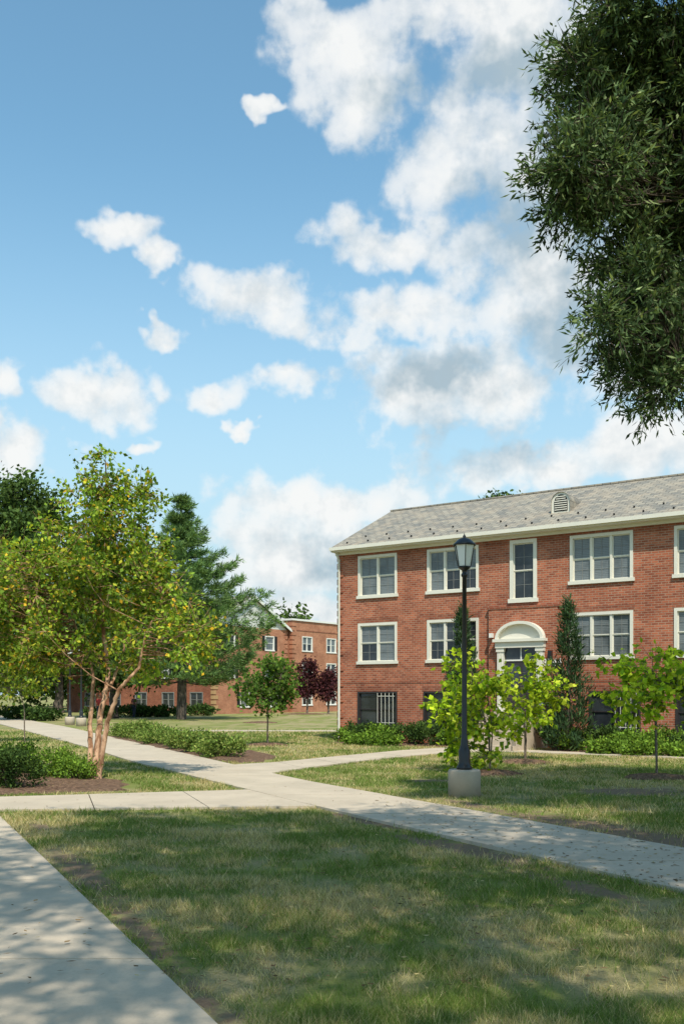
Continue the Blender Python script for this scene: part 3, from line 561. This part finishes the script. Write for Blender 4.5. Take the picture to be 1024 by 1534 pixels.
def pine():
    b=G(272,1078); D=b[1]; e=empty('pine_tree',(b[0],b[1],0)); mb=MB(); s=D/F; ht=(1078-740)*s; mb.tube([(0,0,0),(.1,0,ht*.4),(0,.1,ht*.75),(-.05,0,ht)],[.38,.28,.14,.03],'bark',8); LP=[];LB=[];LC=[]
    z=ht*.17
    prof=lambda t: np.interp(t,[.12,.2,.35,.5,.65,.8,.92,1.0],[4.8,5.9,6.3,5.3,3.5,1.7,.6,.08])
    while z<ht*.985:
        t=z/ht; R=float(prof(t)); nb=rng.integers(5,8)
        for k in range(nb):
            a=rng.uniform(0,6.283); r=R*rng.uniform(.5,1.18); dx,dy=math.cos(a),math.sin(a); up=rng.uniform(.1,.4)
            pts=[np.array((dx*r*q,dy*r*q,z+(-.10*q*(1-q)*4+up*q*q)*r*.8)) for q in np.linspace(0,1,5)]
            mb.tube(pts,[.07*(1.1-t),.05*(1.1-t),.035*(1.1-t),.02*(1.1-t),.008],'bark',4); br=rng.uniform(.75,1.35)
            for q in np.linspace(.3,1,int(3+r*2.4)):
                i=min(3,int(q*4)); p=pts[i]+(pts[i+1]-pts[i])*(q*4-i); sp=(1.05-q)*r*.20+.07
                for _ in range(3):
                    c=p+np.array([rng.normal(0,sp),rng.normal(0,sp),rng.normal(.05,.07)]); n=17; LP.append(c+rng.normal(0,1,(n,3))*np.array([.11,.11,.06])); LB.append(np.repeat(np.array([[dx*.9,dy*.9,.6]]),n,0)); LC.append(np.full(n,br*rng.uniform(.7,1.35)))
        z+=ht*rng.uniform(.026,.044)
    LP=np.concatenate(LP);LB=np.concatenate(LB);LC=np.concatenate(LC); V=leafgeo(LP,.38,.055,LB,1.0); c=palcol(len(LP),[(.08,.135,.045),(.125,.185,.06),(.045,.08,.033)],GP)*LC[:,None]
    mb.obj('trunk_and_limbs',e); npmesh('needles',V,4,'leafdk',np.repeat(c,4,0),e)
pine()
def cone_tree(px,py,D,topy,wpx):
    x=(px-512)/F*D; ht=H+(HY-topy)/F*D; R=wpx/2*D/F; e=empty('juniper_tree',(x,D,0)); mb=MB(); mb.tube([(0,0,0),(0,0,ht*.5),(0,0,ht*.95)],[.06,.04,.01],'bark',6)
    LP=[];LB=[];LC=[]
    for i in range(200):
        t=rng.random()**1.25; z=.25+t*(ht-.3); r=R*(1-t)**.75*rng.uniform(.5,1.3)*(.75+.25*min(1,t*6)); a=rng.uniform(0,6.283); c=np.array([r*math.cos(a),r*math.sin(a),z]); mb.tube([(0,0,max(.1,z-.35*r-.1)),tuple(c)],[.012,.004],'bark',3)
        n=26; LP.append(c+rng.normal(0,1,(n,3))*np.array([.08,.08,.15])); LB.append(np.repeat(np.array([[math.cos(a)*.6,math.sin(a)*.6,1.3]]),n,0)); LC.append(np.full(n,rng.uniform(.6,1.3)))
    LP=np.concatenate(LP);LB=np.concatenate(LB);LC=np.concatenate(LC); V=leafgeo(LP,.18,.04,LB,1.0); c=palcol(len(LP),[(.035,.065,.03),(.055,.09,.035),(.022,.04,.02)],GP)*LC[:,None]
    mb.obj('trunk',e); npmesh('foliage',V,4,'leafdk',np.repeat(c,4,0),e)
cone_tree(851,0,31.3,905,66); cone_tree(692,0,34.6,915,52)
def shrub(name,x,y,rx,ry,h,pal,probs,n=2600,L=.06,Wd=.035,lm='leafdk'):
    e=empty(name,(x,y,0)); k=int(14+rx*ry*20); bl=[(0,0,h*.45,rx*.85,ry*.85,h*.45)]+[(rng.uniform(-.7,.7)*rx,rng.uniform(-.7,.7)*ry,h*rng.uniform(.4,.72),rx*.35,ry*.35,h*.28) for _ in range(6)]
    C,d=blobpts(bl,k*3,.7,.85); C[:,2]=np.maximum(C[:,2],.05); per=max(4,n//len(C)); P=np.repeat(C,per,0)+rng.normal(0,.075,(len(C)*per,3)); P[:,2]=np.maximum(P[:,2],.02); B=np.repeat(d*.7+np.array([0,0,.5]),per,0)
    V=leafgeo(P,L,Wd,B,1.0); c=palcol(len(P),pal,probs)*np.repeat(rng.uniform(.65,1.3,len(C)),per)[:,None]; mb=MB()
    for c_ in C[::4]: mb.tube([(c_[0]*.2,c_[1]*.2,0),tuple(c_)],[.012,.004],'bark_y',3)
    mb.obj('stems',e); npmesh('foliage',V,4,lm,np.repeat(c,4,0),e)
SG=[(.10,.17,.025),(.15,.23,.03),(.055,.095,.018)]; SD=[(.04,.07,.02),(.065,.105,.025),(.025,.045,.014)]
shrub('shrub',-6.2,18.8,.62,.5,.85,SD,GP,5200); shrub('shrub',-7.3,19.3,.7,.6,.95,SD,GP,5000); shrub('shrub',-6.2,21.3,.6,.5,.62,SG,GP,4200); shrub('shrub',-5.55,20.9,.4,.35,.45,SG,GP,2200); shrub('shrub',-7.4,22.2,.7,.6,.75,SG,GP,4200); shrub('shrub',-9,21,.9,.8,.8,SG,GP,4500)
HB=[(.11,.165,.035),(.19,.22,.06),(.065,.10,.025)]
for i in range(15):
    t=i/14; x=-3.35+t*(-9.3+3.35); y=28.2+t*(42.3-28.2); shrub('hedge_shrub',x+rng.normal(0,.1),y+rng.normal(0,.15),.6+rng.uniform(0,.15),.7,.60+rng.uniform(-.06,.12),HB,GP,2300,.08,.05)
for t,o,r,h,p in[(1.0,-.8,.6,.55,SG),(1.9,-1.0,.8,.75,SD),(2.8,-1.1,.8,.7,SG),(3.8,-1.0,.85,.85,SD),(4.8,-1.1,.9,.9,SD),(5.7,-.9,.65,.7,SG),(9.3,-1.2,.5,1.2,SD),(10.2,-1.4,.7,.75,SG),(11.0,-1.2,.75,.85,SD),(11.9,-1.5,.85,.7,SG),(12.8,-1.3,.95,.8,SG),(13.8,-1.5,.8,.7,SD),(14.8,-1.3,.85,.8,SG),(16,-1.3,.8,.7,SD),(2.2,-1.9,.6,.35,SG),(3.2,-2.0,.7,.35,SG),(11.5,-2.2,.8,.4,SG),(12.8,-2.3,.9,.4,SG),(13.9,-2.2,.7,.35,SG),(6.2,-1.6,.35,.35,SD)]:
    x,y=FL(t,o); shrub('shrub',x,y,r,r*.8,h,p,GP,2200,.09,.06)
for px,py,r in[(200,1074,2.2),(240,1074,2.0),(150,1076,1.6),(60,1080,1.6),(20,1078,1.6),(300,1072,1.6)]:
    x,y=G(px,py); shrub('shrub',x,y,r,r*.7,.9,SD,GP,1800,.2,.13)
# willow oak
OK=[(.046,.074,.034),(.075,.112,.048),(.027,.045,.022),(.125,.16,.075)]; OP=[.40,.30,.17,.13]
def oak():
    base=(8.2,9.5,0); D=12.5
    bl=[pb(960,20,80,50,D),pb(905,85,60,34,D,None,.5),pb(880,185,52,28,D),pb(910,150,60,40,D,None,.8),pb(880,262,62,26,D,None,-.5),pb(930,300,60,40,D,None,.4),pb(965,200,80,110,D,None,1.2),pb(950,385,60,34,D,None,.3),pb(970,440,66,40,D),pb(905,495,58,24,D,None,-.3),pb(970,520,56,38,D,None,.6),pb(990,580,46,26,D),pb(1015,430,66,120,D,None,.8),pb(1020,200,80,200,D,None,.4),pb(845,240,30,12,D,None,-.5),pb(860,300,28,12,D),pb(865,105,30,16,D)]
    st=[([base,(8.1,9.6,4),(7.8,10,8),(7.6,10.5,12),(7.5,10.8,15)],.38,.05),([(8.1,9.6,4),(6.6,11,6.3),(5.2,12.2,7.6),(4.1,12.6,8.2)],.13,.015),([(8.0,9.8,5.5),(6.5,11.5,8.4),(5,12.5,10),(3.9,12.8,10.6)],.12,.015),([(8,9.7,3.6),(7,11,4.9),(5.6,12.2,5.7),(4.2,12.4,6.0)],.09,.012),([(8,9.8,5),(10,8.5,8),(11,7.5,10)],.15,.03)]
    e=make_tree('willow_oak_tree',base,st,bl,740,118,.035,.115,.030,OK,OP,'bark','leafdk',(0,0,-.15),1,.8,.005,outb=.7,shell=.3,cvar=(.6,1.6),twig=.50)
    bl=[(8.2,10,11,3.6,3.8,3.8),(7.5,13,12.5,3.2,3,3),(9.5,8,9,3,3.4,2.6),(5.8,11.5,13.6,2.2,2.5,1.8),(7.2,12,8,1.8,2.5,3)]
    make_tree('x',base,st[:1]+st[-1:],bl,380,60,.45,.26,.10,OK,OP,'bark','leafdk',(0,0,-.2),1,.8,.010,outb=.6,shell=.4,parent=e)
oak()
def shade(base,bl,nc,lpc,seedst):
    make_tree('willow_oak_tree',base,seedst,bl,nc,lpc,.36,.22,.085,OK,OP,'bark','leafdk',(0,0,-.3),1,.7,.012,shell=.3,zmin=8)
shade((4.5,-5,0),[(1.5,.5,12,6.0,6.0,2.2),(-3.5,-.5,12.0,3.2,3.6,2.0),(6.5,2.5,12.5,4.2,4.2,2.2),(1.0,3.6,13.2,4.5,3.0,1.6),(7.5,3.0,12,3,3.5,2)],640,90,[([(4.5,-5,0),(4.3,-4.8,5),(3.5,-3,9),(2,-1,13)],.4,.06),([(4.3,-4.6,6),(5.5,-1,10),(6,3,12.5)],.2,.03),([(4.3,-4.6,6),(0,-2.5,10),(-4,-.5,12)],.2,.03),([(3.5,-3,9),(2,1,11.3),(1,4.5,13)],.15,.03)])
def treeline():
    bl=[pb(430,925,18,14,150),pb(448,922,16,9,150),pb(415,930,14,14,150),pb(40,1000,120,50,140),pb(200,1000,100,45,140),pb(-150,980,160,70,140),pb(330,1000,60,40,150)]
    C,d=blobpts(bl,330,.7); k=50; P=np.repeat(C,k,0)+rng.normal(0,.8,(330*k,3)); P[:,2]=np.maximum(P[:,2],.3); V=leafgeo(P,.8,.55); c=palcol(len(P),DG,GP)*np.repeat(rng.uniform(.7,1.3,330),k)[:,None]; npmesh('distant_trees',V,4,'leafdk',np.repeat(c,4,0))
treeline()
gen_tree('shade_tree',745,1087,[(745,752,22,7),(740,775,30,20),(760,790,40,30)],90,60,.25,.22,.15,DG,GP,th_=.3,bark='bark',lm='leafdk')
# ---------------------------------------------------------------- people
def person(px,py,shirt,rot=0,pants=(.03,.035,.06)):
    x,y=G(px,py); e=empty('person',(x,y,0),rot)
    def sk(name,vs,es,col):
        me=bpy.data.meshes.new(name); me.from_pydata([v[:3] for v in vs],es,[]); M[name+str(px)]=simple(name+'_cloth',col,.8); o=link(name,me,[M[name+str(px)]],e)
        md=o.modifiers.new('s','SKIN'); 
        for i,v in enumerate(vs): me.skin_vertices[0].data[i].radius=(v[3],v[4] if len(v)>4 else v[3]); 
        me.skin_vertices[0].data[0].use_root=True; su=o.modifiers.new('u','SUBSURF'); su.levels=2; su.render_levels=2
    sk('trousers',[(0,0,.92,.15,.11),(-.1,0,.86,.09),(-.12,.04,.48,.065),(-.13,.10,.08,.045),(-.13,-.03,.04,.035),(.1,0,.86,.09),(.12,-.06,.48,.065),(.13,-.10,.08,.045),(.13,-.22,.04,.035)],[(0,1),(1,2),(2,3),(3,4),(0,5),(5,6),(6,7),(7,8)],pants)
    sk('shirt',[(0,0,.95,.15,.11),(0,0,1.15,.14,.10),(0,0,1.36,.17,.11),(0,0,1.47,.07),(-.19,0,1.40,.06),(-.24,-.02,1.14,.045),(.19,0,1.40,.06),(.24,.03,1.14,.045)],[(0,1),(1,2),(2,3),(2,4),(4,5),(2,6),(6,7)],shirt)
    sk('skin',[(0,0,1.46,.05),(0,-.005,1.55,.055),(0,-.01,1.63,.088),(0,-.01,1.70,.07)],[(0,1),(1,2),(2,3)],(.22,.12,.08))
    for s in(-1,1): sk('forearm',[(s*.24,0,1.15,.036),(s*.26,-.08,.92,.028),(s*.26,-.11,.84,.03),(s*.255,-.13,.77,.015)],[(0,1),(1,2),(2,3)],(.22,.12,.08))
    sk('hair',[(0,.03,1.68,.085),(0,.015,1.74,.07)],[(0,1)],(.02,.015,.012))
person(149,1077,(.35,.04,.04),.4); person(201,1075,(.3,.12,.12),-.5)
# ---------------------------------------------------------------- camera
cam=bpy.data.cameras.new('camera'); co=bpy.data.objects.new('camera',cam); COL.objects.link(co); co.location=(0,0,H); co.rotation_euler=(math.radians(90),0,0)
cam.sensor_fit='VERTICAL'; cam.sensor_height=36; cam.sensor_width=24; cam.lens=F/1534*36; cam.shift_y=(HY-767)/1534; cam.clip_end=6000; cam.clip_start=.05; scene.camera=co
scene.view_settings.view_transform='Standard'; scene.view_settings.look='None'; scene.view_settings.exposure=0
